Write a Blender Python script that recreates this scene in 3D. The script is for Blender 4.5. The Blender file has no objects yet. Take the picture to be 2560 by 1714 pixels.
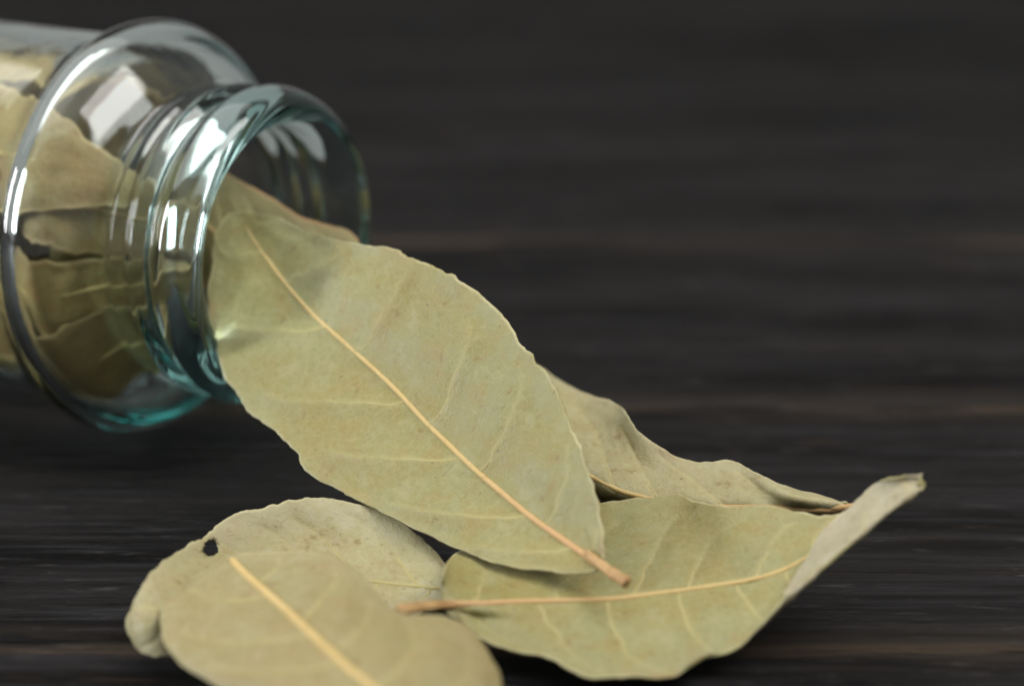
import bpy, bmesh, math, random
import numpy as np
from mathutils import Vector, Matrix, noise

# ------------------------------------------------------------------ camera, world, lamps, exposure
CM = 0.01                                   # everything below is written in centimetres
scene = bpy.context.scene
col = scene.collection

PITCH = math.radians(19.0)
DIST = 38.0
cam_data = bpy.data.cameras.new('camera')
cam = bpy.data.objects.new('camera', cam_data)
col.objects.link(cam)
cam.location = Vector((0, -DIST * math.cos(PITCH), DIST * math.sin(PITCH))) * CM
cam.rotation_euler = (math.radians(90) - PITCH, 0, 0)
cam_data.sensor_width = 36.0
cam_data.lens = 85.0
cam_data.clip_start = 0.01
cam_data.clip_end = 20.0
cam_data.dof.use_dof = True
cam_data.dof.focus_distance = 29.6 * CM
cam_data.dof.aperture_fstop = 11.0
cam_data.dof.aperture_blades = 0
scene.camera = cam

world = bpy.data.worlds.new('World')
scene.world = world
world.use_nodes = True
wbg = world.node_tree.nodes['Background']
wbg.inputs['Color'].default_value = (1.0, 0.985, 0.95, 1)
wbg.inputs['Strength'].default_value = 0.30


def area_lamp(name, loc, target, sx, sy, power, color):
    d = bpy.data.lights.new(name, 'AREA')
    d.shape = 'RECTANGLE'
    d.size = sx * CM
    d.size_y = sy * CM
    d.energy = power
    d.color = color
    o = bpy.data.objects.new(name, d)
    col.objects.link(o)
    o.location = Vector(loc) * CM
    o.rotation_euler = (Vector(target) - Vector(loc)).to_track_quat('-Z', 'Y').to_euler()
    return o


area_lamp('overhead_softbox', (25, -14, 38), (-2, -5, 2), 28, 22, 1.65, (1.0, 0.97, 0.93))
area_lamp('window_softbox', (-52, -17, 17), (-1, -6, 2), 9, 24, 2.4, (0.95, 0.97, 1.0))

area_lamp('added_overhead_fill', (-24, 2, 82), (0, -5, 1), 105, 95, 5.2, (1.0, 0.97, 0.93))  # broad fill lamp added overhead to soften the jar rim's shadow

scene.view_settings.view_transform = 'Standard'
scene.view_settings.look = 'None'
scene.view_settings.exposure = 0.0
scene.view_settings.gamma = 1.0
scene.view_settings.use_curve_mapping = False
scene.render.engine = 'CYCLES'
cy = scene.cycles
cy.max_bounces = 24
cy.transmission_bounces = 20
cy.glossy_bounces = 10
cy.diffuse_bounces = 5
cy.transparent_max_bounces = 16
cy.volume_bounces = 0
cy.caustics_reflective = False
cy.caustics_refractive = True
cy.blur_glossy = 0.0
cy.sample_clamp_indirect = 20.0
cy.use_denoising = True

JAR_ORIGIN = (-3.201, -4.685, 2.979)
JAR_AXIS = (0.8504, -0.5257, 0.0205)
MAIN = [
    [(-3.806, -4.697, 3.466), (-3.748, -4.720, 3.478), (-3.689, -4.743, 3.491), (-3.612, -4.767, 3.513), (-3.536, -4.790, 3.535)],
    [(-3.972, -4.795, 3.287), (-3.774, -4.851, 3.334), (-3.578, -4.887, 3.374), (-3.324, -5.016, 3.442), (-3.074, -5.124, 3.503)],
    [(-4.001, -5.111, 2.955), (-3.715, -5.124, 3.080), (-3.434, -5.106, 3.196), (-3.003, -5.340, 3.311), (-2.582, -5.536, 3.414)],
    [(-4.014, -5.554, 2.487), (-3.528, -5.609, 2.677), (-3.050, -5.620, 2.852), (-2.451, -5.846, 3.135), (-1.868, -6.017, 3.397)],
    [(-3.985, -5.776, 2.287), (-3.323, -5.958, 2.438), (-2.675, -6.086, 2.570), (-2.076, -6.213, 3.006), (-1.489, -6.270, 3.414)],
    [(-3.878, -6.092, 2.031), (-3.055, -6.349, 2.201), (-2.252, -6.544, 2.348), (-1.677, -6.617, 2.859), (-1.115, -6.611, 3.338)],
    [(-3.521, -6.757, 1.565), (-2.504, -7.098, 1.786), (-1.516, -7.376, 1.982), (-1.116, -7.208, 2.644), (-0.719, -6.951, 3.276)],
    [(-3.107, -7.219, 1.363), (-2.097, -7.596, 1.561), (-1.116, -7.909, 1.732), (-0.695, -7.722, 2.433), (-0.276, -7.442, 3.101)],
    [(-2.744, -7.623, 1.194), (-1.748, -8.012, 1.391), (-0.782, -8.336, 1.562), (-0.358, -8.198, 2.216), (0.064, -7.968, 2.834)],
    [(-2.543, -7.927, 1.021), (-1.481, -8.378, 1.224), (-0.455, -8.769, 1.403), (-0.032, -8.680, 2.000), (0.390, -8.504, 2.560)],
    [(-1.995, -8.422, 0.903), (-1.038, -8.843, 1.099), (-0.110, -9.208, 1.271), (0.242, -9.113, 1.802), (0.594, -8.938, 2.301)],
    [(-1.436, -8.909, 0.820), (-0.601, -9.294, 0.998), (0.211, -9.630, 1.156), (0.502, -9.554, 1.598), (0.792, -9.411, 2.011)],
    [(-0.680, -9.577, 0.739), (-0.069, -9.822, 0.917), (0.530, -10.027, 1.077), (0.732, -9.964, 1.409), (0.936, -9.847, 1.717)],
    [(0.020, -10.166, 0.722), (0.413, -10.283, 0.877), (0.801, -10.372, 1.019), (0.911, -10.339, 1.218), (1.022, -10.268, 1.401)],
    [(0.598, -10.513, 0.835), (0.753, -10.522, 0.924), (0.908, -10.516, 1.006), (0.984, -10.518, 1.108), (1.061, -10.501, 1.201)],
    [(0.953, -10.683, 0.934), (0.978, -10.662, 0.968), (1.004, -10.641, 1.002), (1.034, -10.628, 1.035), (1.064, -10.615, 1.067)],
]
MAIN_STEM = [
    [(0.849, -10.452, 1.060), (1.003, -10.660, 1.011), (1.146, -10.848, 0.971), (1.297, -11.024, 0.948)],
]
RIGHT = [
    [(-0.786, -10.853, 0.750), (-0.794, -10.905, 0.720), (-0.797, -10.998, 0.660), (-0.777, -11.017, 0.620), (-0.757, -11.044, 0.600), (-0.737, -11.071, 0.580)],
    [(-0.773, -10.694, 0.950), (-0.753, -10.760, 0.800), (-0.669, -10.967, 0.640), (-0.639, -11.013, 0.580), (-0.609, -11.055, 0.540), (-0.568, -11.108, 0.500)],
    [(-0.670, -9.602, 0.660), (-0.533, -10.250, 0.660), (-0.402, -10.936, 0.620), (-0.392, -11.017, 0.500), (-0.370, -11.186, 0.450), (-0.308, -11.481, 0.420)],
    [(-0.218, -8.888, 0.580), (-0.108, -9.921, 0.600), (-0.005, -10.816, 0.580), (0.005, -11.082, 0.460), (-0.015, -11.333, 0.380), (-0.015, -11.538, 0.340)],
    [(0.480, -8.442, 0.620), (0.561, -9.842, 0.660), (0.596, -10.727, 0.560), (0.538, -11.169, 0.420), (0.455, -11.474, 0.330), (0.346, -11.620, 0.300)],
    [(1.148, -8.527, 0.860), (1.160, -9.673, 0.680), (1.149, -10.656, 0.560), (1.054, -11.266, 0.380), (0.919, -11.670, 0.260), (0.823, -11.953, 0.220)],
    [(1.597, -8.627, 0.960), (1.578, -9.681, 0.740), (1.552, -10.617, 0.580), (1.497, -11.266, 0.380), (1.422, -11.724, 0.260), (1.393, -11.935, 0.200)],
    [(1.921, -8.549, 1.020), (1.933, -9.689, 0.800), (1.916, -10.565, 0.600), (1.866, -11.262, 0.400), (1.823, -11.670, 0.260), (1.751, -11.914, 0.200)],
    [(2.253, -9.098, 1.100), (2.317, -9.850, 0.860), (2.322, -10.508, 0.640), (2.271, -11.097, 0.440), (2.218, -11.457, 0.300), (2.125, -11.532, 0.240)],
    [(2.603, -9.402, 1.160), (2.696, -10.052, 0.960), (2.728, -10.459, 0.700), (2.686, -10.979, 0.520), (2.630, -11.310, 0.380), (2.550, -11.450, 0.340)],
    [(3.052, -9.464, 1.220), (3.098, -9.986, 1.020), (3.097, -10.460, 0.800), (3.064, -10.824, 0.660), (3.000, -11.075, 0.620), (2.928, -11.422, 0.800)],
    [(3.353, -9.649, 1.220), (3.397, -9.951, 1.060), (3.406, -10.360, 0.920), (3.381, -10.608, 0.840), (3.286, -11.207, 1.000), (3.125, -10.969, 0.880)],
    [(3.632, -9.806, 1.220), (3.679, -9.956, 1.140), (3.724, -10.156, 1.050), (3.741, -10.317, 1.000), (3.649, -11.068, 1.280), (3.412, -10.501, 1.120)],
    [(3.892, -9.770, 1.260), (3.930, -9.884, 1.220), (3.981, -9.972, 1.180), (4.045, -10.099, 1.180), (4.017, -10.813, 1.500), (3.606, -10.326, 1.300)],
    [(4.168, -9.749, 1.440), (4.208, -9.834, 1.420), (4.246, -9.965, 1.420), (4.316, -10.163, 1.460), (4.341, -10.654, 1.700), (3.921, -10.219, 1.560)],
    [(4.423, -9.864, 1.620), (4.452, -9.944, 1.620), (4.478, -10.098, 1.640), (4.530, -10.272, 1.680), (4.567, -10.553, 1.840), (4.168, -10.171, 1.790)],
    [(4.611, -10.063, 1.800), (4.630, -10.165, 1.820), (4.638, -10.293, 1.840), (4.657, -10.420, 1.860), (4.691, -10.390, 1.880), (4.392, -10.362, 1.960)],
    [(4.597, -10.550, 1.860), (4.634, -10.561, 1.870), (4.671, -10.506, 1.890), (4.610, -10.474, 1.920), (4.650, -10.403, 1.950), (4.685, -10.357, 1.990)],
]
RIGHT_STEM = [
    [(-1.241, -11.825, 0.980), (-1.091, -11.642, 0.920), (-0.909, -11.331, 0.800), (-0.784, -11.095, 0.700), (-0.649, -10.989, 0.650)],
]
BACK = [
    [(-0.183, -5.189, 1.500), (-0.171, -5.274, 1.480), (-0.152, -5.400, 1.450), (-0.146, -5.490, 1.420), (-0.134, -5.606, 1.400)],
    [(0.112, -5.083, 1.500), (0.098, -6.051, 1.500), (0.086, -6.203, 1.250), (0.074, -6.322, 1.050), (0.063, -6.411, 0.900)],
    [(0.463, -5.417, 1.450), (0.410, -6.791, 1.500), (0.373, -7.183, 1.200), (0.351, -7.307, 0.950), (0.328, -7.405, 0.750)],
    [(0.747, -5.832, 1.420), (0.706, -6.740, 1.240), (0.656, -7.583, 1.060), (0.635, -7.381, 0.680), (0.611, -7.288, 0.400)],
    [(1.015, -6.162, 1.400), (1.011, -7.106, 1.200), (0.962, -8.039, 1.020), (0.942, -7.743, 0.620), (0.929, -7.552, 0.300)],
    [(1.322, -6.636, 1.460), (1.278, -7.436, 1.180), (1.232, -8.375, 1.000), (1.223, -8.049, 0.600), (1.210, -7.787, 0.250)],
    [(1.483, -7.188, 1.500), (1.474, -7.736, 1.180), (1.467, -8.537, 0.980), (1.462, -8.210, 0.580), (1.452, -7.948, 0.230)],
    [(1.615, -7.576, 1.400), (1.679, -8.009, 1.160), (1.729, -8.655, 0.960), (1.726, -8.348, 0.580), (1.719, -8.085, 0.230)],
    [(1.926, -7.920, 1.300), (2.010, -8.363, 1.140), (2.070, -8.745, 0.940), (2.069, -8.485, 0.580), (2.068, -8.199, 0.250)],
    [(2.267, -8.121, 1.240), (2.322, -8.512, 1.120), (2.383, -8.827, 0.940), (2.392, -8.553, 0.580), (2.402, -8.245, 0.270)],
    [(2.651, -8.170, 1.300), (2.692, -8.564, 1.130), (2.726, -8.854, 0.940), (2.742, -8.599, 0.600), (2.764, -8.315, 0.330)],
    [(2.906, -8.352, 1.240), (2.948, -8.680, 1.120), (3.000, -9.010, 1.000), (3.007, -9.004, 0.820), (3.018, -8.939, 0.660)],
    [(3.240, -8.763, 1.200), (3.287, -9.120, 1.200), (3.372, -9.071, 1.020), (3.394, -9.057, 0.900), (3.405, -9.037, 0.800)],
    [(3.644, -8.873, 1.120), (3.675, -9.139, 1.140), (3.732, -9.131, 1.040), (3.748, -9.111, 0.980), (3.756, -9.104, 0.920)],
    [(4.000, -9.180, 1.140), (4.042, -9.152, 1.100), (4.077, -9.138, 1.060), (4.086, -9.121, 1.030), (4.095, -9.104, 1.000)],
]
BACK_STEM = [
    [(3.822, -9.165, 1.060), (4.082, -9.172, 1.080), (4.271, -9.125, 1.100), (4.462, -9.071, 1.100)],
]
FRONT = [
    [(-3.230, -10.383, 0.980), (-3.253, -10.361, 0.970), (-3.281, -10.339, 0.960), (-3.312, -10.343, 0.940), (-3.347, -10.348, 0.920)],
    [(-2.865, -10.479, 1.050), (-3.005, -10.600, 1.000), (-3.102, -10.737, 0.980), (-3.333, -10.604, 0.920), (-3.627, -10.412, 0.800)],
    [(-2.355, -10.567, 1.100), (-2.580, -10.869, 1.040), (-2.843, -11.230, 1.000), (-3.302, -11.110, 0.880), (-3.860, -10.745, 0.700)],
    [(-1.939, -10.810, 1.100), (-2.222, -11.326, 1.060), (-2.518, -11.843, 1.020), (-3.125, -11.815, 0.880), (-3.926, -11.197, 0.640)],
    [(-1.626, -11.253, 1.080), (-1.912, -11.937, 1.080), (-2.228, -12.452, 1.060), (-2.967, -12.378, 0.900), (-3.805, -11.912, 0.620)],
    [(-1.399, -11.731, 1.020), (-1.618, -12.471, 1.100), (-1.952, -13.017, 1.100), (-2.724, -12.920, 0.920), (-3.559, -12.443, 0.620)],
    [(-1.176, -11.892, 0.980), (-1.319, -12.841, 1.100), (-1.675, -13.542, 1.120), (-2.395, -13.483, 0.940), (-3.146, -12.954, 0.640)],
    [(-0.771, -11.854, 0.920), (-0.960, -13.201, 1.100), (-1.377, -14.067, 1.140), (-1.994, -14.004, 0.960), (-2.634, -13.447, 0.660)],
    [(-0.435, -11.956, 0.800), (-0.633, -13.562, 1.080), (-1.080, -14.619, 1.160), (-1.521, -14.507, 0.980), (-2.049, -13.961, 0.680)],
    [(-0.232, -12.314, 0.660), (-0.402, -13.968, 1.040), (-0.783, -15.149, 1.180), (-1.065, -15.035, 1.000), (-1.435, -14.576, 0.750)],
    [(-0.107, -12.888, 0.560), (-0.222, -14.415, 0.980), (-0.500, -15.622, 1.180), (-0.668, -15.555, 1.050), (-0.886, -15.311, 0.900)],
    [(-0.085, -13.698, 0.600), (-0.111, -14.899, 0.950), (-0.248, -16.036, 1.180), (-0.330, -16.016, 1.100), (-0.414, -15.856, 1.000)],
    [(-0.046, -15.333, 0.950), (-0.054, -15.722, 1.050), (-0.076, -16.302, 1.180), (-0.092, -16.299, 1.160), (-0.117, -16.296, 1.140)],
]
FRONT_STEM = [
    [(-0.207, -16.093, 1.180), (-0.076, -16.302, 1.180), (0.056, -16.480, 1.160), (0.174, -16.640, 1.140)],
]
PALE = [
    [(-4.351, -10.937, 0.500), (-4.370, -10.956, 0.460), (-4.377, -10.987, 0.420), (-4.362, -11.044, 0.360), (-4.338, -11.056, 0.300)],
    [(-4.288, -10.956, 0.700), (-4.265, -11.075, 0.620), (-4.231, -11.207, 0.520), (-4.204, -11.296, 0.400), (-4.180, -11.311, 0.250)],
    [(-4.178, -10.772, 0.860), (-4.115, -10.968, 0.760), (-4.031, -11.189, 0.620), (-3.972, -11.322, 0.440), (-3.919, -11.427, 0.220)],
    [(-4.002, -10.360, 0.920), (-3.906, -10.597, 0.780), (-3.783, -10.902, 0.620), (-3.691, -11.112, 0.420), (-3.599, -11.317, 0.220)],
    [(-3.824, -9.903, 0.900), (-3.697, -10.162, 0.720), (-3.538, -10.562, 0.560), (-3.450, -10.858, 0.380), (-3.385, -11.053, 0.200)],
    [(-3.644, -9.491, 0.860), (-3.487, -9.798, 0.640), (-3.305, -10.246, 0.480), (-3.229, -10.616, 0.320), (-3.154, -10.900, 0.180)],
    [(-3.489, -9.237, 0.920), (-3.336, -9.538, 0.620), (-3.137, -10.014, 0.440), (-3.051, -10.398, 0.300), (-2.968, -10.765, 0.170)],
    [(-3.153, -8.922, 0.940), (-3.023, -9.287, 0.600), (-2.847, -9.829, 0.400), (-2.759, -10.275, 0.270), (-2.681, -10.609, 0.150)],
    [(-2.828, -8.717, 0.940), (-2.674, -9.086, 0.580), (-2.499, -9.679, 0.360), (-2.410, -10.173, 0.250), (-2.337, -10.493, 0.150)],
    [(-2.414, -8.566, 0.940), (-2.259, -8.988, 0.560), (-2.087, -9.636, 0.340), (-2.004, -10.131, 0.230), (-1.937, -10.414, 0.140)],
    [(-1.934, -8.561, 0.880), (-1.807, -9.015, 0.520), (-1.669, -9.679, 0.320), (-1.616, -10.110, 0.220), (-1.574, -10.356, 0.140)],
    [(-1.446, -8.723, 0.740), (-1.352, -9.140, 0.460), (-1.251, -9.734, 0.300), (-1.218, -10.050, 0.220), (-1.190, -10.259, 0.150)],
    [(-1.009, -9.106, 0.560), (-0.947, -9.454, 0.400), (-0.886, -9.777, 0.280), (-0.872, -9.953, 0.220), (-0.859, -10.063, 0.170)],
    [(-0.655, -9.679, 0.360), (-0.627, -9.753, 0.320), (-0.601, -9.792, 0.270), (-0.594, -9.872, 0.250), (-0.589, -9.905, 0.220)],
]
PALE_STEM = [
    [(-0.834, -9.790, 0.280), (-0.601, -9.792, 0.270), (-0.420, -9.752, 0.240), (-0.265, -9.691, 0.200)],
]
MOUTH = [
    [(-4.688, -3.573, 3.735), (-4.707, -3.707, 3.715), (-4.747, -3.783, 3.679), (-4.803, -3.740, 3.618), (-4.873, -3.611, 3.533)],
    [(-4.454, -3.695, 3.892), (-4.474, -3.882, 3.718), (-4.514, -4.010, 3.530), (-4.570, -4.014, 3.333), (-4.639, -3.932, 3.110)],
    [(-4.107, -3.835, 3.904), (-4.128, -4.082, 3.554), (-4.168, -4.271, 3.190), (-4.223, -4.330, 2.835), (-4.290, -4.303, 2.451)],
    [(-3.719, -3.998, 3.725), (-3.741, -4.262, 3.326), (-3.782, -4.468, 2.913), (-3.836, -4.542, 2.514), (-3.901, -4.531, 2.085)],
    [(-3.339, -4.156, 3.559), (-3.362, -4.416, 3.175), (-3.404, -4.616, 2.776), (-3.457, -4.686, 2.388), (-3.521, -4.672, 1.971)],
    [(-2.938, -4.334, 3.338), (-2.962, -4.562, 3.044), (-3.004, -4.732, 2.734), (-3.057, -4.775, 2.426), (-3.118, -4.733, 2.088)],
    [(-2.550, -4.470, 3.235), (-2.576, -4.667, 3.030), (-2.619, -4.807, 2.810), (-2.671, -4.822, 2.580), (-2.730, -4.752, 2.322)],
    [(-2.212, -4.597, 3.180), (-2.239, -4.764, 3.064), (-2.282, -4.873, 2.931), (-2.333, -4.862, 2.780), (-2.391, -4.765, 2.602)],
    [(-2.054, -4.710, 3.066), (-2.082, -4.843, 3.051), (-2.125, -4.917, 3.018), (-2.176, -4.875, 2.956), (-2.233, -4.747, 2.868)],
]


# ------------------------------------------------------------------ helpers
def tag(o, label=None, category=None, group=None, kind=None):
    if label: o['label'] = label
    if category: o['category'] = category
    if group: o['group'] = group
    if kind: o['kind'] = kind
    return o


def link_mesh(name, verts, faces, material, parent=None, smooth=True):
    me = bpy.data.meshes.new(name)
    me.from_pydata([tuple(v) for v in verts], [], faces)
    me.materials.append(material)
    if smooth:
        me.polygons.foreach_set('use_smooth', [True] * len(me.polygons))
    me.update()
    o = bpy.data.objects.new(name, me)
    col.objects.link(o)
    if parent: o.parent = parent
    return o


def cr(p0, p1, p2, p3, t):
    t2, t3 = t * t, t * t * t
    return (p1 * 2 + (p2 - p0) * t + (p0 * 2 - p1 * 5 + p2 * 4 - p3) * t2 + (p1 * 3 - p0 - p2 * 3 + p3) * t3) * 0.5


def spline(pts, t):
    n = len(pts)
    i = min(int(t), n - 2)
    f = t - i
    a, b = pts[i], pts[i + 1]
    p0 = pts[i - 1] if i > 0 else a * 2 - b
    p3 = pts[i + 2] if i + 2 < n else b * 2 - a
    return cr(p0, a, b, p3, f)


class Nodes:
    """small wrapper for writing node materials"""
    def __init__(self, name):
        self.m = bpy.data.materials.new(name)
        self.m.use_nodes = True
        self.t = self.m.node_tree
        self.t.nodes.clear()
        self.out = self.t.nodes.new('ShaderNodeOutputMaterial')

    def n(self, kind, **kw):
        nd = self.t.nodes.new(kind)
        for k, v in kw.items(): setattr(nd, k, v)
        return nd

    def put(self, sock, v):
        if isinstance(v, bpy.types.NodeSocket): self.t.links.new(v, sock)
        else: sock.default_value = v

    def math(self, op, a, b=0.0, c=0.0, clamp=False):
        nd = self.n('ShaderNodeMath', operation=op)
        nd.use_clamp = clamp
        self.put(nd.inputs[0], a); self.put(nd.inputs[1], b); self.put(nd.inputs[2], c)
        return nd.outputs[0]

    def mix(self, fac, a, b, mode='MIX'):
        nd = self.n('ShaderNodeMix', data_type='RGBA', blend_type=mode)
        self.put(nd.inputs[0], fac)
        self.put(nd.inputs[6], a if isinstance(a, bpy.types.NodeSocket) else (*a, 1))
        self.put(nd.inputs[7], b if isinstance(b, bpy.types.NodeSocket) else (*b, 1))
        return nd.outputs[2]

    def ramp(self, fac, lo, hi, to0=0.0, to1=1.0):
        nd = self.n('ShaderNodeMapRange', interpolation_type='SMOOTHSTEP')
        self.put(nd.inputs['Value'], fac)
        nd.inputs['From Min'].default_value = lo; nd.inputs['From Max'].default_value = hi
        nd.inputs['To Min'].default_value = to0; nd.inputs['To Max'].default_value = to1
        return nd.outputs['Result']

    def noise(self, vec, scale, detail=4.0, rough=0.55, dist=0.0):
        nd = self.n('ShaderNodeTexNoise')
        self.put(nd.inputs['Vector'], vec)
        nd.inputs['Scale'].default_value = scale; nd.inputs['Detail'].default_value = detail
        nd.inputs['Roughness'].default_value = rough; nd.inputs['Distortion'].default_value = dist
        return nd.outputs['Fac']

    def mapped(self, scale, seed=13.0):
        tc = self.n('ShaderNodeTexCoord')
        oi = self.n('ShaderNodeObjectInfo')
        sc = self.n('ShaderNodeVectorMath', operation='MULTIPLY')
        self.t.links.new(tc.outputs['Object'], sc.inputs[0]); sc.inputs[1].default_value = scale
        off = self.n('ShaderNodeVectorMath', operation='ADD')
        self.t.links.new(sc.outputs[0], off.inputs[0])
        rnd = self.math('MULTIPLY', oi.outputs['Random'], seed)
        self.t.links.new(rnd, off.inputs[1])
        return off.outputs[0]

    def bump(self, height, strength, dist):
        nd = self.n('ShaderNodeBump')
        self.put(nd.inputs['Height'], height)
        nd.inputs['Strength'].default_value = strength
        nd.inputs['Distance'].default_value = dist
        return nd.outputs[0]


# ------------------------------------------------------------------ materials
def leaf_material(name, green, olive, tan, pale, margin=(0.60, 0.55, 0.32), margin_width=1.0):
    b = Nodes(name)
    v = b.mapped((100, 100, 100), 37.0)             # centimetres
    big = b.noise(v, 0.7, 4, 0.6)
    midn = b.noise(v, 2.6, 5, 0.65)
    fine = b.noise(v, 11.0, 5, 0.7)
    c = b.mix(b.ramp(big, 0.38, 0.62), green, olive)
    c = b.mix(b.math('MULTIPLY', b.ramp(midn, 0.48, 0.66), 0.75), c, tan)
    c = b.mix(b.math('MULTIPLY', b.ramp(midn, 0.47, 0.32), 0.45), c, pale)
    c = b.mix(b.math('MULTIPLY', b.ramp(fine, 0.45, 0.70), 0.38), c, pale)
    c = b.mix(b.math('MULTIPLY', b.ramp(fine, 0.46, 0.28), 0.40), c, (0.19, 0.155, 0.06))
    # mottled freckles
    fr = b.noise(v, 5.2, 2, 0.5)
    c = b.mix(b.ramp(fr, 0.64, 0.76, 0, 0.55), c, (0.21, 0.155, 0.055))
    fr2 = b.noise(v, 13.0, 2, 0.5)
    c = b.mix(b.ramp(fr2, 0.69, 0.77, 0, 0.65), c, (0.15, 0.105, 0.04))
    # net of the smallest veins
    vo = b.n('ShaderNodeTexVoronoi', feature='DISTANCE_TO_EDGE')
    b.t.links.new(v, vo.inputs['Vector']); vo.inputs['Scale'].default_value = 9.0
    net = b.ramp(vo.outputs['Distance'], 0.0, 0.10, 1.0, 0.0)
    c = b.mix(b.math('MULTIPLY', net, 0.16), c, (0.50, 0.46, 0.24))
    va = b.n('ShaderNodeAttribute', attribute_name='vein')
    c = b.mix(b.math('MULTIPLY', b.math('MULTIPLY', va.outputs['Fac'], b.ramp(fine, 0.25, 0.6, 0.6, 1.0)), 0.42), c, (0.46, 0.41, 0.19))
    # horny pale margin
    at = b.n('ShaderNodeAttribute', attribute_name='margin')
    wob = b.noise(v, 3.0, 2, 0.5)
    dist = b.math('ADD', at.outputs['Fac'], b.math('MULTIPLY', wob, 0.02))
    c = b.mix(b.math('MULTIPLY', b.ramp(dist, 0.025 * margin_width, 0.055 * margin_width, 0.8, 0.0), b.ramp(b.noise(v, 1.6, 4, 0.65), 0.36, 0.60, 0.15, 1.0)), c, margin)
    c = b.mix(b.math('MULTIPLY', b.ramp(dist, 0.03, 0.16, 0.55, 0.0), b.ramp(b.noise(v, 1.1, 3, 0.6), 0.56, 0.70)), c, (0.33, 0.20, 0.075))
    c = b.mix(b.ramp(dist, 0.05, 0.45, 0.22, 0.0), c, pale)
    hgt = b.math('ADD', b.math('MULTIPLY', net, 0.13), b.math('ADD', b.math('MULTIPLY', midn, 0.9), b.math('MULTIPLY', fine, 0.35)))
    nrm = b.bump(hgt, 0.32, 0.0006)
    p = b.n('ShaderNodeBsdfPrincipled')
    b.put(p.inputs['Base Color'], c)
    b.put(p.inputs['Roughness'], b.ramp(fine, 0.3, 0.7, 0.42, 0.58))
    p.inputs['Specular IOR Level'].default_value = 0.45
    b.put(p.inputs['Normal'], nrm)
    tr = b.n('ShaderNodeBsdfTranslucent')
    b.put(tr.inputs['Color'], b.mix(1.0, c, (0.95, 0.85, 0.55), 'MULTIPLY')); b.put(tr.inputs['Normal'], nrm)
    mx = b.n('ShaderNodeMixShader'); mx.inputs[0].default_value = 0.16
    b.t.links.new(p.outputs[0], mx.inputs[1]); b.t.links.new(tr.outputs[0], mx.inputs[2])
    b.t.links.new(mx.outputs[0], b.out.inputs['Surface'])
    return b.m


def stem_material(name, ca, cb, rough=0.55, base=None):
    b = Nodes(name)
    v = b.mapped((100, 100, 100), 21.0)
    c = b.mix(b.ramp(b.noise(v, 3.0, 4, 0.6), 0.35, 0.65), ca, cb)
    c = b.mix(b.ramp(b.noise(v, 16.0, 3, 0.6), 0.55, 0.75, 0, 0.4), c, (0.20, 0.12, 0.05))
    if base:                                     # redder towards the leaf base, which is the object's origin
        tc = b.n('ShaderNodeTexCoord')
        ln = b.n('ShaderNodeVectorMath', operation='LENGTH'); b.t.links.new(tc.outputs['Object'], ln.inputs[0])
        c = b.mix(b.ramp(ln.outputs['Value'], 0.004, 0.030, 0.85, 0.0), c, base)
    p = b.n('ShaderNodeBsdfPrincipled')
    b.put(p.inputs['Base Color'], c)
    p.inputs['Roughness'].default_value = rough
    p.inputs['Specular IOR Level'].default_value = 0.35
    b.put(p.inputs['Normal'], b.bump(b.noise(v, 12.0, 4, 0.6), 0.35, 0.0004))
    b.t.links.new(p.outputs[0], b.out.inputs['Surface'])
    return b.m


M_LEAF = leaf_material('dried_leaf_green', (0.298, 0.287, 0.120), (0.298, 0.259, 0.080), (0.317, 0.249, 0.080), (0.384, 0.357, 0.192))
M_LEAF_RUST_SHADED = leaf_material('dried_leaf_rust_edge_shaded', (0.245, 0.215, 0.090), (0.245, 0.205, 0.078), (0.26, 0.20, 0.075), (0.32, 0.28, 0.15), (0.55, 0.29, 0.13), 1.2)  # rust margin; blade tones darkened to put the jar's inner shade into the colour
M_LEAF_TAN = leaf_material('dried_leaf_tan', (0.325, 0.285, 0.128), (0.325, 0.265, 0.112), (0.35, 0.265, 0.118), (0.41, 0.36, 0.22))
M_LEAF_PALE = leaf_material('dried_leaf_pale', (0.400, 0.370, 0.190), (0.380, 0.335, 0.160), (0.37, 0.30, 0.14), (0.49, 0.46, 0.32))
M_LEAF_GREY = leaf_material('dried_leaf_grey', (0.38, 0.345, 0.225), (0.365, 0.32, 0.20), (0.38, 0.31, 0.195), (0.51, 0.47, 0.37))
M_LEAF_GOLD = leaf_material('dried_leaf_gold', (0.41, 0.295, 0.115), (0.39, 0.265, 0.095), (0.42, 0.245, 0.090), (0.49, 0.37, 0.19), (0.72, 0.54, 0.28), 1.6)
M_RIB = stem_material('midrib_ochre', (0.53, 0.385, 0.155), (0.56, 0.42, 0.18), base=(0.52, 0.31, 0.145))
M_STEM = stem_material('petiole_rust', (0.48, 0.305, 0.135), (0.34, 0.20, 0.08))
M_VEIN = stem_material('side_vein_straw', (0.42, 0.375, 0.165), (0.40, 0.345, 0.145))


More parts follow.
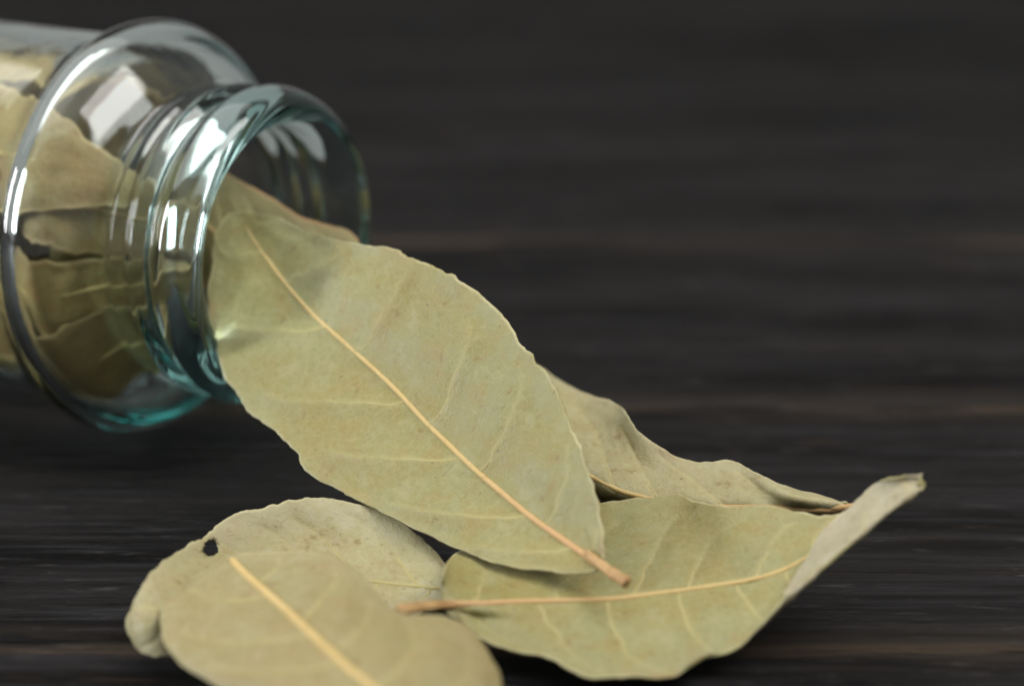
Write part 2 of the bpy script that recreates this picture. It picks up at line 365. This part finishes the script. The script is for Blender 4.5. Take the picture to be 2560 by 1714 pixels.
def wood_material():
    b = Nodes('black_stained_wood')
    warp = b.mapped((14, 90, 90), 91.0)
    wn = b.n('ShaderNodeTexNoise')
    b.t.links.new(warp, wn.inputs['Vector']); wn.inputs['Scale'].default_value = 0.35
    wv = b.n('ShaderNodeVectorMath', operation='MULTIPLY_ADD')
    b.t.links.new(wn.outputs['Color'], wv.inputs[0]); wv.inputs[1].default_value = (0.6, 0.9, 0.9); b.t.links.new(warp, wv.inputs[2])
    v = wv.outputs[0]
    sc = b.n('ShaderNodeVectorMath', operation='MULTIPLY'); b.t.links.new(v, sc.inputs[0]); sc.inputs[1].default_value = (0.55, 1.0, 1.0)
    broad = b.noise(sc.outputs[0], 0.9, 3, 0.6)
    sc2 = b.n('ShaderNodeVectorMath', operation='MULTIPLY'); b.t.links.new(v, sc2.inputs[0]); sc2.inputs[1].default_value = (1.5, 6.5, 6.5)
    grain = b.noise(sc2.outputs[0], 1.0, 6, 0.65)
    sc3 = b.n('ShaderNodeVectorMath', operation='MULTIPLY'); b.t.links.new(v, sc3.inputs[0]); sc3.inputs[1].default_value = (4.0, 26.0, 26.0)
    fibre = b.noise(sc3.outputs[0], 1.0, 5, 0.7)
    c = b.mix(b.ramp(broad, 0.35, 0.68), (0.0034, 0.0031, 0.0031), (0.0158, 0.0147, 0.0148))
    c = b.mix(b.ramp(grain, 0.46, 0.66, 0, 0.85), c, (0.0225, 0.0222, 0.0238))
    c = b.mix(b.ramp(grain, 0.46, 0.30, 0, 0.75), c, (0.0025, 0.0025, 0.0027))
    c = b.mix(b.ramp(fibre, 0.60, 0.78, 0, 0.5), c, (0.034, 0.031, 0.029))
    # short pores and dust that break up the long streaks
    raw = b.mapped((100, 100, 100), 57.0)
    sp = b.n('ShaderNodeVectorMath', operation='MULTIPLY'); b.t.links.new(raw, sp.inputs[0]); sp.inputs[1].default_value = (1.3, 10.0, 10.0)
    pore = b.noise(sp.outputs[0], 1.0, 4, 0.7)
    c = b.mix(b.ramp(pore, 0.58, 0.70, 0, 0.8), c, (0.044, 0.042, 0.042))
    c = b.mix(b.ramp(pore, 0.42, 0.28, 0, 0.8), c, (0.0015, 0.0015, 0.0016))
    sp2 = b.n('ShaderNodeVectorMath', operation='MULTIPLY'); b.t.links.new(raw, sp2.inputs[0]); sp2.inputs[1].default_value = (0.5, 1.2, 1.2)
    patch = b.noise(sp2.outputs[0], 1.0, 3, 0.6)
    c = b.mix(b.ramp(patch, 0.50, 0.70, 0, 0.35), c, (0.018, 0.0155, 0.0145))
    speck = b.noise(raw, 16.0, 1, 0.5)
    c = b.mix(b.ramp(speck, 0.76, 0.80, 0, 0.5), c, (0.075, 0.070, 0.064))
    # stain rubbed through to brown wood in streaks
    sc4 = b.n('ShaderNodeVectorMath', operation='MULTIPLY'); b.t.links.new(v, sc4.inputs[0]); sc4.inputs[1].default_value = (1.3, 3.2, 3.2)
    rub = b.noise(sc4.outputs[0], 1.0, 4, 0.6)
    rubm = b.math('MULTIPLY', b.ramp(rub, 0.60, 0.74), b.ramp(fibre, 0.42, 0.62))
    c = b.mix(b.math('MULTIPLY', rubm, 0.8), c, (0.055, 0.036, 0.022))
    # worn long edges of each board
    at = b.n('ShaderNodeAttribute', attribute_name='wear')
    wearn = b.ramp(b.noise(sc.outputs[0], 2.3, 4, 0.6), 0.40, 0.56)
    wear = b.math('MULTIPLY', b.math('MULTIPLY', at.outputs['Fac'], wearn), 0.85)
    c = b.mix(wear, c, (0.10, 0.075, 0.055))
    p = b.n('ShaderNodeBsdfPrincipled')
    b.put(p.inputs['Base Color'], c)
    b.put(p.inputs['Roughness'], b.ramp(grain, 0.3, 0.7, 0.55, 0.75))
    p.inputs['Specular IOR Level'].default_value = 0.05
    hgt = b.math('ADD', b.math('MULTIPLY', grain, 1.0), b.math('ADD', b.math('MULTIPLY', fibre, 0.5), b.math('MULTIPLY', pore, 0.6)))
    b.put(p.inputs['Normal'], b.bump(hgt, 0.6, 0.0010))
    b.t.links.new(p.outputs[0], b.out.inputs['Surface'])
    return b.m


def glass_material():
    b = Nodes('teal_tinted_glass')
    p = b.n('ShaderNodeBsdfPrincipled')
    p.inputs['Base Color'].default_value = (0.97, 1.0, 0.99, 1)
    p.inputs['Roughness'].default_value = 0.0
    p.inputs['IOR'].default_value = 1.52
    p.inputs['Transmission Weight'].default_value = 1.0
    v = b.mapped((100, 100, 100), 5.0)
    b.put(p.inputs['Normal'], b.bump(b.noise(v, 1.1, 3, 0.5), 0.10, 0.0012))
    b.t.links.new(p.outputs[0], b.out.inputs['Surface'])
    ab = b.n('ShaderNodeVolumeAbsorption')
    ab.inputs['Color'].default_value = (0.22, 0.80, 0.79, 1)
    ab.inputs['Density'].default_value = 33.0
    b.t.links.new(ab.outputs[0], b.out.inputs['Volume'])
    return b.m


M_WOOD = wood_material()
M_GLASS = glass_material()

# ------------------------------------------------------------------ the table: dark boards
table = bpy.data.objects.new('table_top', None)
col.objects.link(table)
tag(table, 'dark black-stained wooden table top of long boards', None, None, 'structure')


def plank_mesh(width, length, thick, rng, worn):
    """one board with rounded long edges, a slightly uneven top and wear along the edges"""
    prof = [(-width / 2, -thick)]
    e = 0.16
    for k in range(6):
        a = math.pi - k / 5 * math.pi / 2
        prof.append((-width / 2 + e + e * math.cos(a), -e + e * math.sin(a)))
    n = 14
    for k in range(1, n):
        prof.append((-width / 2 + e + (width - 2 * e) * k / n, rng.uniform(-0.006, 0.006)))
    for k in range(6):
        a = math.pi / 2 - k / 5 * math.pi / 2
        prof.append((width / 2 - e + e * math.cos(a), -e + e * math.sin(a)))
    prof.append((width / 2, -thick))
    xs = [-length / 2 + length * k / 60 for k in range(61)]
    verts, wear = [], []
    for i, x in enumerate(xs):
        wob = 0.03 * noise.noise(Vector((x * 0.09, width, 3.1)))
        for (y, z) in prof:
            verts.append(Vector((x, y + wob * (abs(y) > width / 2 - 0.3), z + 0.012 * noise.noise(Vector((x * 0.05, y * 0.6, width))))) * CM)
            d = width / 2 - abs(y)
            wear.append(max(0.0, 1.0 - d / 0.20) * (worn[0] if y < 0 else worn[1]) if z > -e * 0.8 else 0.0)
    m = len(prof)
    faces = [(i * m + j, (i + 1) * m + j, (i + 1) * m + j + 1, i * m + j + 1) for i in range(60) for j in range(m - 1)]
    faces += [(i * m, i * m + m - 1, (i + 1) * m + m - 1, (i + 1) * m) for i in range(60)]
    faces += [tuple(range(m)), tuple(range(60 * m + m - 1, 60 * m - 1, -1))]
    return verts, faces, wear


rng = random.Random(4)
WORN = {-10.75: 0.9, -2.9: 0.8, 5.6: 1.0}       # board edges rubbed bare
edges = [-43.0, -34.8, -26.9, -19.0, -10.75, -2.9, 5.6, 13.6, 22.0, 30.2, 38.3, 46.7, 55.0, 63.4, 72.0]
for k in range(len(edges) - 1):
    w = edges[k + 1] - edges[k] - 0.05
    vs, fs, wear = plank_mesh(w, 170.0, 2.2, rng, (WORN.get(edges[k], 0.1), WORN.get(edges[k + 1], 0.1)))
    o = link_mesh('plank', vs, fs, M_WOOD, table)
    at = o.data.attributes.new('wear', 'FLOAT', 'POINT')
    at.data.foreach_set('value', wear)
    o.location = Vector((rng.uniform(-12, 12), (edges[k] + edges[k + 1]) / 2, rng.uniform(-0.02, 0.0))) * CM

# ------------------------------------------------------------------ the jar
JA = Vector(JAR_AXIS).normalized()
JU = (Vector((0, 0, 1)) - JA * JA.z).normalized()
JF = JA.cross(JU)                             # towards the camera's side
J0 = Vector(JAR_ORIGIN)
JM = Matrix(((JF.x, JU.x, JA.x), (JF.y, JU.y, JA.y), (JF.z, JU.z, JA.z))).to_4x4()

OUTER = [(0.21, 1.87), (0.185, 1.985), (0.08, 2.085), (-0.07, 2.15), (-0.23, 2.17), (-0.37, 2.10), (-0.46, 1.99), (-0.54, 1.985),
         (-0.62, 2.07), (-0.71, 2.14), (-0.80, 2.10), (-0.88, 2.00), (-0.95, 1.98), (-1.02, 2.05), (-1.09, 2.09), (-1.16, 2.05),
         (-1.23, 1.99), (-1.30, 2.02), (-1.37, 2.16), (-1.46, 2.32), (-1.58, 2.48), (-1.74, 2.65), (-1.92, 2.79), (-2.06, 2.855),
         (-2.16, 2.88), (-2.26, 2.872), (-2.35, 2.83), (-2.42, 2.75), (-2.52, 2.68), (-2.76, 2.62), (-3.4, 2.60), (-4.6, 2.60), (-6.0, 2.60),
         (-7.6, 2.60), (-8.7, 2.61), (-9.1, 2.68), (-9.4, 2.75), (-9.65, 2.72), (-9.8, 2.55), (-9.85, 2.2), (-9.75, 1.5), (-9.68, 0.7), (-9.66, 0.0)]
INNER = [(0.165, 1.745), (0.09, 1.675), (-0.06, 1.63), (-0.26, 1.645), (-0.50, 1.63), (-0.70, 1.665), (-0.92, 1.63), (-1.10, 1.665), (-1.25, 1.68),
         (-1.36, 1.80), (-1.47, 2.00), (-1.60, 2.22), (-1.76, 2.42), (-1.94, 2.56), (-2.13, 2.64), (-2.32, 2.62), (-2.50, 2.54), (-2.80, 2.44), (-3.3, 2.42),
         (-4.6, 2.42), (-6.0, 2.42), (-7.6, 2.42), (-8.6, 2.40), (-9.0, 2.22), (-9.22, 1.8), (-9.2, 1.0), (-9.16, 0.0)]


def inner_radius(s):
    for (s0, r0), (s1, r1) in zip(INNER, INNER[1:]):
        if s1 <= s <= s0:
            return r0 + (r1 - r0) * (s0 - s) / (s0 - s1)
    return INNER[0][1]


def make_jar():
    seg = 168
    prof = [Vector((s, r)) for s, r in reversed(INNER)] + [Vector((s, r)) for s, r in OUTER]
    fine = []
    for k in range((len(prof) - 1) * 5 + 1):
        p = spline(prof, k / 5)
        fine.append((p.x, max(p.y, 0.0)))
    fine[0] = (fine[0][0], 0.0); fine[-1] = (fine[-1][0], 0.0)
    verts, faces, ring = [], [], []
    for (s, r) in fine:
        if r < 1e-4:
            ring.append([len(verts)]); verts.append(Vector((0, 0, s)) * CM)
            continue
        ids = []
        for k in range(seg):
            a = 2 * math.pi * k / seg
            rr = r * (1 + 0.0022 * noise.noise(Vector((math.cos(a) * 1.1, math.sin(a) * 1.1, s * 0.9))))
            ids.append(len(verts)); verts.append(Vector((rr * math.cos(a), rr * math.sin(a), s)) * CM)
        ring.append(ids)
    for a, b in zip(ring, ring[1:]):
        for k in range(seg):
            k2 = (k + 1) % seg
            if len(a) == 1: faces.append((a[0], b[k], b[k2]))
            elif len(b) == 1: faces.append((a[k], b[0], a[k2]))
            else: faces.append((a[k], b[k], b[k2], a[k2]))
    o = link_mesh('glass_jar', verts, faces, M_GLASS)
    bm = bmesh.new(); bm.from_mesh(o.data); bmesh.ops.recalc_face_normals(bm, faces=bm.faces); bm.to_mesh(o.data); bm.free()
    o.matrix_world = Matrix.Translation(J0 * CM) @ JM
    return tag(o, 'pale teal glass jar lying open on its side, stuffed with leaves', 'jar')


make_jar()

# ------------------------------------------------------------------ leaves
def tube(name, pts, radii, mat, parent, sides=8, flat=1.0, normals=None, groove=0.0):
    verts, faces = [], []
    n = len(pts)
    for i in range(n):
        t = (pts[min(i + 1, n - 1)] - pts[max(i - 1, 0)]).normalized()
        up = normals[i] if normals else Vector((0, 0, 1))
        up = (up - t * up.dot(t)).normalized()
        side = t.cross(up)
        for k in range(sides):
            a = 2 * math.pi * k / sides
            r = radii[i]
            if groove: r *= (1 - groove * max(0.0, math.cos(a)) ** 6) * (1 + 0.13 * noise.noise(Vector((i * 0.8, k * 0.9, sides * 0.37))))
            verts.append((pts[i] + side * (r * math.sin(a)) + up * (r * flat * math.cos(a))) * CM)
    for i in range(n - 1):
        for k in range(sides):
            k2 = (k + 1) % sides
            faces.append((i * sides + k, i * sides + k2, (i + 1) * sides + k2, (i + 1) * sides + k))
    faces.append(tuple(range(sides - 1, -1, -1)))
    faces.append(tuple(range((n - 1) * sides, n * sides)))
    return link_mesh(name, verts, faces, mat, parent)


def make_leaf(label, grid, rib, base_last, mat, group, stem=None, veins=8, wave=0.035, wrinkle=0.03, seed=0,
              hole=None, rib_r=(0.028, 0.046), vein_r=0.0165, fine=(11, 18), vein_lean=1.0, rib_mat=None, vein_reach=0.86, under=None, flip=False, relief=1.0, rib_taper=11):
    G = [[Vector(p) for p in r] for r in grid]
    R, C = len(G), len(G[0])
    origin = G[-1 if base_last else 0][rib].copy()
    rnd = random.Random(seed)
    so = Vector((seed * 7.3, seed * 3.1, seed * 1.7))

    def surf(u, v):
        return spline([spline(r, v) for r in G], u)

    def normal(u, v):
        e = 0.04
        a = surf(min(u + e, R - 1), v) - surf(max(u - e, 0), v)
        b = surf(u, min(v + e, C - 1)) - surf(u, max(v - e, 0))
        n = a.cross(b)
        return n.normalized() if n.length > 1e-9 else Vector((0, 0, 1))

    ku, kv = fine
    nu, nv = (R - 1) * ku + 1, (C - 1) * kv + 1
    P = [[None] * nv for _ in range(nu)]
    for i in range(nu):
        rows = [None] * C
        u = i / ku
        cross = [spline([G[r][c] for r in range(R)], u) for c in range(C)]
        for j in range(nv):
            P[i][j] = spline(cross, j / kv)
    N = [[None] * nv for _ in range(nu)]
    for i in range(nu):
        for j in range(nv):
            a = P[min(i + 1, nu - 1)][j] - P[max(i - 1, 0)][j]
            b = P[i][min(j + 1, nv - 1)] - P[i][max(j - 1, 0)]
            n = a.cross(b)
            N[i][j] = n.normalized() if n.length > 1e-9 else Vector((0, 0, 1))
    # distance to the margin along each row, in cm
    marg = [[0.0] * nv for _ in range(nu)]
    for i in range(nu):
        acc = [0.0]
        for j in range(1, nv): acc.append(acc[-1] + (P[i][j] - P[i][j - 1]).length)
        for j in range(nv): marg[i][j] = min(acc[j], acc[-1] - acc[j])
    # side veins leave the midrib in pairs, bend towards the tip and loop together near the margin
    tipdir = -1 if base_last else 1
    vein_uv = []
    for k in range(veins):
        for side in (-1, 1):
            u0 = (R - 1) * (0.12 + 0.82 * (k + 0.5 + (0.18 if side > 0 else -0.14) + rnd.uniform(-.12, .12)) / veins)
            if not base_last: u0 = (R - 1) - u0
            span = (C - 1 - rib) if side > 0 else rib
            reach = vein_reach * rnd.uniform(0.88, 1.0)
            lean = (R - 1) * 0.07 * vein_lean * rnd.uniform(0.8, 1.2)
            bend = (R - 1) * 0.06 * vein_lean * rnd.uniform(0.6, 1.3)
            loop = (R - 1) * 0.32 * rnd.uniform(0.7, 1.2)
            path = []
            for q in range(21):
                tau = q / 20 * reach
                u = u0 + tipdir * (lean * tau + bend * tau * tau + loop * max(0.0, tau - 0.55) ** 2) + 0.006 * (R - 1) * noise.noise(Vector((q * .35, k * 3.3, side)) + so)
                path.append((min(max(u, 0.02), R - 1.02), rib + side * span * tau))
            vein_uv.append(path)

    def base_point(u, v):
        x, y = min(max(u * ku, 0), nu - 1.001), min(max(v * kv, 0), nv - 1.001)
        i, j = int(x), int(y); fx, fy = x - i, y - j
        return (P[i][j] * (1 - fx) + P[i + 1][j] * fx) * (1 - fy) + (P[i][j + 1] * (1 - fx) + P[i + 1][j + 1] * fx) * fy
    samples = []
    for path in vein_uv:
        pts = [base_point(u, v) for u, v in path]
        for a, b in zip(pts, pts[1:]):
            for f in (0.0, 0.25, 0.5, 0.75): samples.append(a.lerp(b, f))
    rib_pts = [base_point((R - 1) * k / 160, rib) for k in range(161)]
    allp = np.array([p for r in P for p in r], dtype=np.float32)
    def nearest(pts):
        pts = np.array(pts, dtype=np.float32)
        best = np.full(len(allp), 9.0, dtype=np.float32)
        for k in range(0, len(pts), 64):
            d = np.linalg.norm(allp[:, None, :] - pts[None, k:k + 64, :], axis=2).min(axis=1)
            best = np.minimum(best, d)
        return best.reshape(nu, nv)
    vd = nearest(samples) if samples else np.full((nu, nv), 9.0)
    rd = nearest(rib_pts)
    Q = [[None] * nv for _ in range(nu)]
    vein_attr = [[0.0] * nv for _ in range(nu)]
    for i in range(nu):
        for j in range(nv):
            p = P[i][j]
            q = p + so
            w = wrinkle * (noise.noise(q * 0.9) + 0.45 * noise.noise(q * 2.3) + 0.18 * noise.noise(q * 5.0))
            edge = max(0.0, 1 - marg[i][j] / 0.5)
            w += wave * edge * edge * (noise.noise(q * 1.9) + 0.5 * noise.noise(q * 4.5))
            d_v, d_r = float(vd[i][j]), float(rd[i][j])
            ridge = math.exp(-(d_v / 0.034) ** 2)
            vein_attr[i][j] = ridge
            w += relief * (0.010 * ridge - 0.022 * min(1.0, d_v / 0.22) ** 1.5 * min(1, marg[i][j] / 0.3) * min(1, d_r / 0.2) - 0.012 * math.exp(-(d_r / 0.14) ** 2))
            off = N[i][j] * w
            if edge > 0 and 0 < i < nu - 1:
                j0 = 0 if j < nv / 2 else nv - 1
                j1 = max(0, min(nv - 1, j0 + (3 if j0 == 0 else -3)))
                d = P[i][j0] - P[i][j1]
                if d.length > 1e-6:
                    off += d.normalized() * (wave * edge * (0.9 * noise.noise(P[i][j0] * 2.6 + so) + 0.8 * noise.noise(P[i][j0] * 6.0 + so) + 0.5 * noise.noise(P[i][j0] * 14.0 + so)))
            Q[i][j] = p + off
    verts = [(Q[i][j] - origin) * CM for i in range(nu) for j in range(nv)]
    keep = lambda i, j: True
    if hole:
        hu, hv, ru, rv = hole
        def f(i, j):
            x, y = (i / ku - hu) / ru, (j / kv - hv) / rv
            a = math.atan2(y, x)
            return math.hypot(x, y) / (1 + 0.30 * noise.noise(Vector((2.2 * math.cos(a), 2.2 * math.sin(a), 4.0))))
        keep = lambda i, j: f(i + .5, j + .5) > 1.0
        for i in range(nu):
            for j in range(nv):
                d = f(i, j)
                if 0.55 < d < 1.25:
                    u2, v2 = hu + (i / ku - hu) / d, hv + (j / kv - hv) / d
                    verts[i * nv + j] = (surf(u2, v2) + N[i][j] * (Q[i][j] - P[i][j]).dot(N[i][j]) - origin) * CM
    faces = [(i * nv + j, (i + 1) * nv + j, (i + 1) * nv + j + 1, i * nv + j + 1) for i in range(nu - 1) for j in range(nv - 1) if keep(i, j)]
    root = bpy.data.objects.new('bay_leaf', None)
    col.objects.link(root)
    root.location = origin * CM
    root.empty_display_size = 0.01
    tag(root, label, 'leaf', group)
    blade = link_mesh('blade', verts, faces, mat, root)
    at = blade.data.attributes.new('margin', 'FLOAT', 'POINT')
    at.data.foreach_set('value', [marg[i][j] for i in range(nu) for j in range(nv)])
    at = blade.data.attributes.new('vein', 'FLOAT', 'POINT')
    at.data.foreach_set('value', [vein_attr[i][j] for i in range(nu) for j in range(nv)])
    sol = blade.modifiers.new('thickness', 'SOLIDIFY')
    sol.thickness = 0.026 * CM
    sol.offset = 0.0
    if under:
        blade.data.materials.append(under)
        sol.material_offset = 1
        if flip: blade.data.flip_normals()

    def sq(u, v):                                # wrinkled surface, bilinear in the fine grid
        x, y = min(max(u * ku, 0), nu - 1.001), min(max(v * kv, 0), nv - 1.001)
        i, j = int(x), int(y); fx, fy = x - i, y - j
        return (Q[i][j] * (1 - fx) + Q[i + 1][j] * fx) * (1 - fy) + (Q[i][j + 1] * (1 - fx) + Q[i + 1][j + 1] * fx) * fy - origin

    def sn(u, v):
        return N[min(int(u * ku), nu - 1)][min(int(v * kv), nv - 1)]

    # midrib
    K = 70
    us = [(R - 1) * (0.015 + 0.985 * k / K) for k in range(K + 1)]
    if not base_last: us = [(R - 1) - u for u in us]
    radii = [rib_r[0] + (rib_r[1] - rib_r[0]) * (k / K) ** 1.5 for k in range(K + 1)]
    radii = [r * (0.30 + 0.70 * min(1, k / rib_taper)) for k, r in enumerate(radii)]
    rpts = [sq(u, rib) for u in us]
    for _ in range(4):                           # a stiff rib runs smoother than the blade's wrinkles
        rpts = [rpts[0]] + [(rpts[k - 1] + rpts[k] * 2 + rpts[k + 1]) / 4 for k in range(1, K)] + [rpts[K]]
    tube('midrib', rpts, radii, rib_mat or M_RIB, root, 10, 0.95, [sn(u, rib) for u in us])
    for path in vein_uv:
        m = len(path) - 1
        if hole and any(math.hypot((u - hole[0]) / hole[2], (v - hole[1]) / hole[3]) < 1.4 for u, v in path): continue
        tube('side_vein', [sq(u, v) for u, v in path], [vein_r * (1.35 - 0.75 * q / m) for q in range(m + 1)], M_VEIN, root, 5, 1.0, [sn(u, v) for u, v in path])
    if stem:
        sp = [Vector(p) - origin for p in stem[0]]
        m = 24
        pts = [spline(sp, k / m * (len(sp) - 1)) for k in range(m + 1)]
        a, b = (0.046, 0.070) if base_last else (0.070, 0.046)
        rr = [a + (b - a) * k / m for k in range(m + 1)]
        rr = [r * (1 + 0.16 * noise.noise(Vector((k * 0.45, seed * 2.1, 0.3)))) for k, r in enumerate(rr)]
        nb = sn((R - 1) * (0.97 if base_last else 0.03), rib)
        tube('petiole', pts, rr, M_STEM, root, 14, 0.85, [nb if nb.z > 0 else -nb] * (m + 1), groove=0.42)
    return root


SPILL = 'dried leaves spilled in front of the jar'
make_leaf('large olive green leaf leaning stem down out of the jar mouth', MAIN, 2, True, M_LEAF, SPILL, MAIN_STEM, veins=6, wave=0.045, wrinkle=0.030, seed=1, vein_lean=0.15)
make_leaf('leaf lying at right with its pointed tip rolled up, stem to the left', RIGHT, 2, False, M_LEAF, SPILL, RIGHT_STEM, veins=8, wave=0.03, wrinkle=0.03, seed=2, vein_lean=0.8, under=M_LEAF_GREY, flip=True)
make_leaf('greyish cupped leaf behind the rolled leaf, half hidden by the large leaning leaf', BACK, 2, True, M_LEAF_PALE, SPILL, BACK_STEM, veins=5, wave=0.03, wrinkle=0.045, seed=3, vein_r=0.0145)
make_leaf('blurred tan leaf at the bottom edge of the picture, nearest the viewer', FRONT, 2, True, M_LEAF_TAN, SPILL, FRONT_STEM, veins=6, wave=0.03, wrinkle=0.03, seed=4, rib_r=(0.05, 0.062), rib_taper=2, vein_lean=0.3)
make_leaf('pale curled leaf with a small dark hole, under the blurred tan leaf', PALE, 2, True, M_LEAF_PALE, SPILL, PALE_STEM, veins=7, wave=0.035, wrinkle=0.035, seed=5, hole=(5.03, 0.5, 0.46, 0.30), rib_r=(0.02, 0.035), rib_mat=M_VEIN)

INSIDE = 'dried leaves packed inside the jar'
make_leaf('leaf in the jar mouth behind the large leaf, with a rust coloured edge', MOUTH, 2, True, M_LEAF_RUST_SHADED, INSIDE, None, veins=5, wave=0.02, wrinkle=0.02, seed=6)


def jar_point(s, ang, rad):
    a = math.radians(ang)
    return J0 + JA * s + JF * (rad * math.cos(a)) + JU * (rad * math.sin(a))


def hugging_grid(s0, s1, ang, halfw, gap, twist=0.0, curl=1.0, shift=(0.0, 0.0)):
    """leaf bent against the inside of the glass: base at s0 (deep), tip at s1 (towards the mouth)"""
    rows = []
    R = 13
    for i in range(R):
        k = i / (R - 1)
        s = s0 + (s1 - s0) * k
        w = halfw * max(0.04, math.sin(math.pi * min(1, 0.04 + 0.94 * k)) ** 0.62)
        row = []
        for j in range(5):
            t = (j - 2) / 2
            wall = inner_radius(max(min(s, 0.0), -9.0))
            wall = min(wall, inner_radius(max(min(s + 0.4, 0.0), -9.0)) + 0.25)
            rad = max(0.35, wall - gap - 0.12 * (1 - t * t) * 0)
            c = curl
            a = ang + twist * (k - 0.5) + math.degrees(t * w / max(rad, 0.6)) * c
            # curl < 1 flattens the leaf: push the edges off the wall
            flat = (1 - c) * t * t * 0.35 * w
            p = jar_point(s, a, max(0.3, rad - flat))
            row.append(tuple(p + JF * shift[0] + JU * shift[1]))
        rows.append(row)
    return rows


JAR_LEAVES = [
    ('leaf pressed against the lower front glass of the jar shoulder', (-7.5, -0.30, -40, 1.00, 0.08, 6, 1.0), M_LEAF_GOLD),
    ('leaf with its edge level across the middle of the jar front', (-7.2, -0.40, -9, 0.62, 0.20, -4, 1.0), M_LEAF_GOLD),
    ('leaf pressed against the front glass of the jar under the big white highlight', (-8.8, -1.28, 36, 1.15, 0.10, -4, 1.0), M_LEAF_GOLD),
    ('small tan leaf end inside the threaded neck of the jar', (-3.6, -0.50, 24, 0.62, 0.36, -6, 1.0), M_LEAF_GOLD),
    ('tan leaf filling the front of the jar body at the left picture edge', (-9.0, -2.70, 18, 1.95, 0.04, 3, 1.0), M_LEAF_GOLD),
    ('leaf high inside the jar body under the top glass', (-8.6, -2.9, 82, 0.9, 0.30, 0, 0.9), M_LEAF_GOLD),
    ('leaf deep in the middle of the jar behind the front ones', (-8.4, -1.0, 8, 1.2, 0.75, 10, 0.8), M_LEAF_RUST_SHADED),
    ('leaf deep inside the jar against the lower far glass', (-8.8, -2.6, -125, 1.3, 0.12, -6, 1.0), M_LEAF_GOLD),
    ('leaf deep inside the jar against the upper far glass', (-8.9, -3.2, 150, 1.4, 0.12, 6, 1.0), M_LEAF_GOLD),
]
for k, (label, a, mat) in enumerate(JAR_LEAVES):
    make_leaf(label, hugging_grid(*a), 2, False, mat, INSIDE, None, veins=6, wave=0.07, wrinkle=0.055, seed=20 + k, fine=(6, 10), relief=0.6)
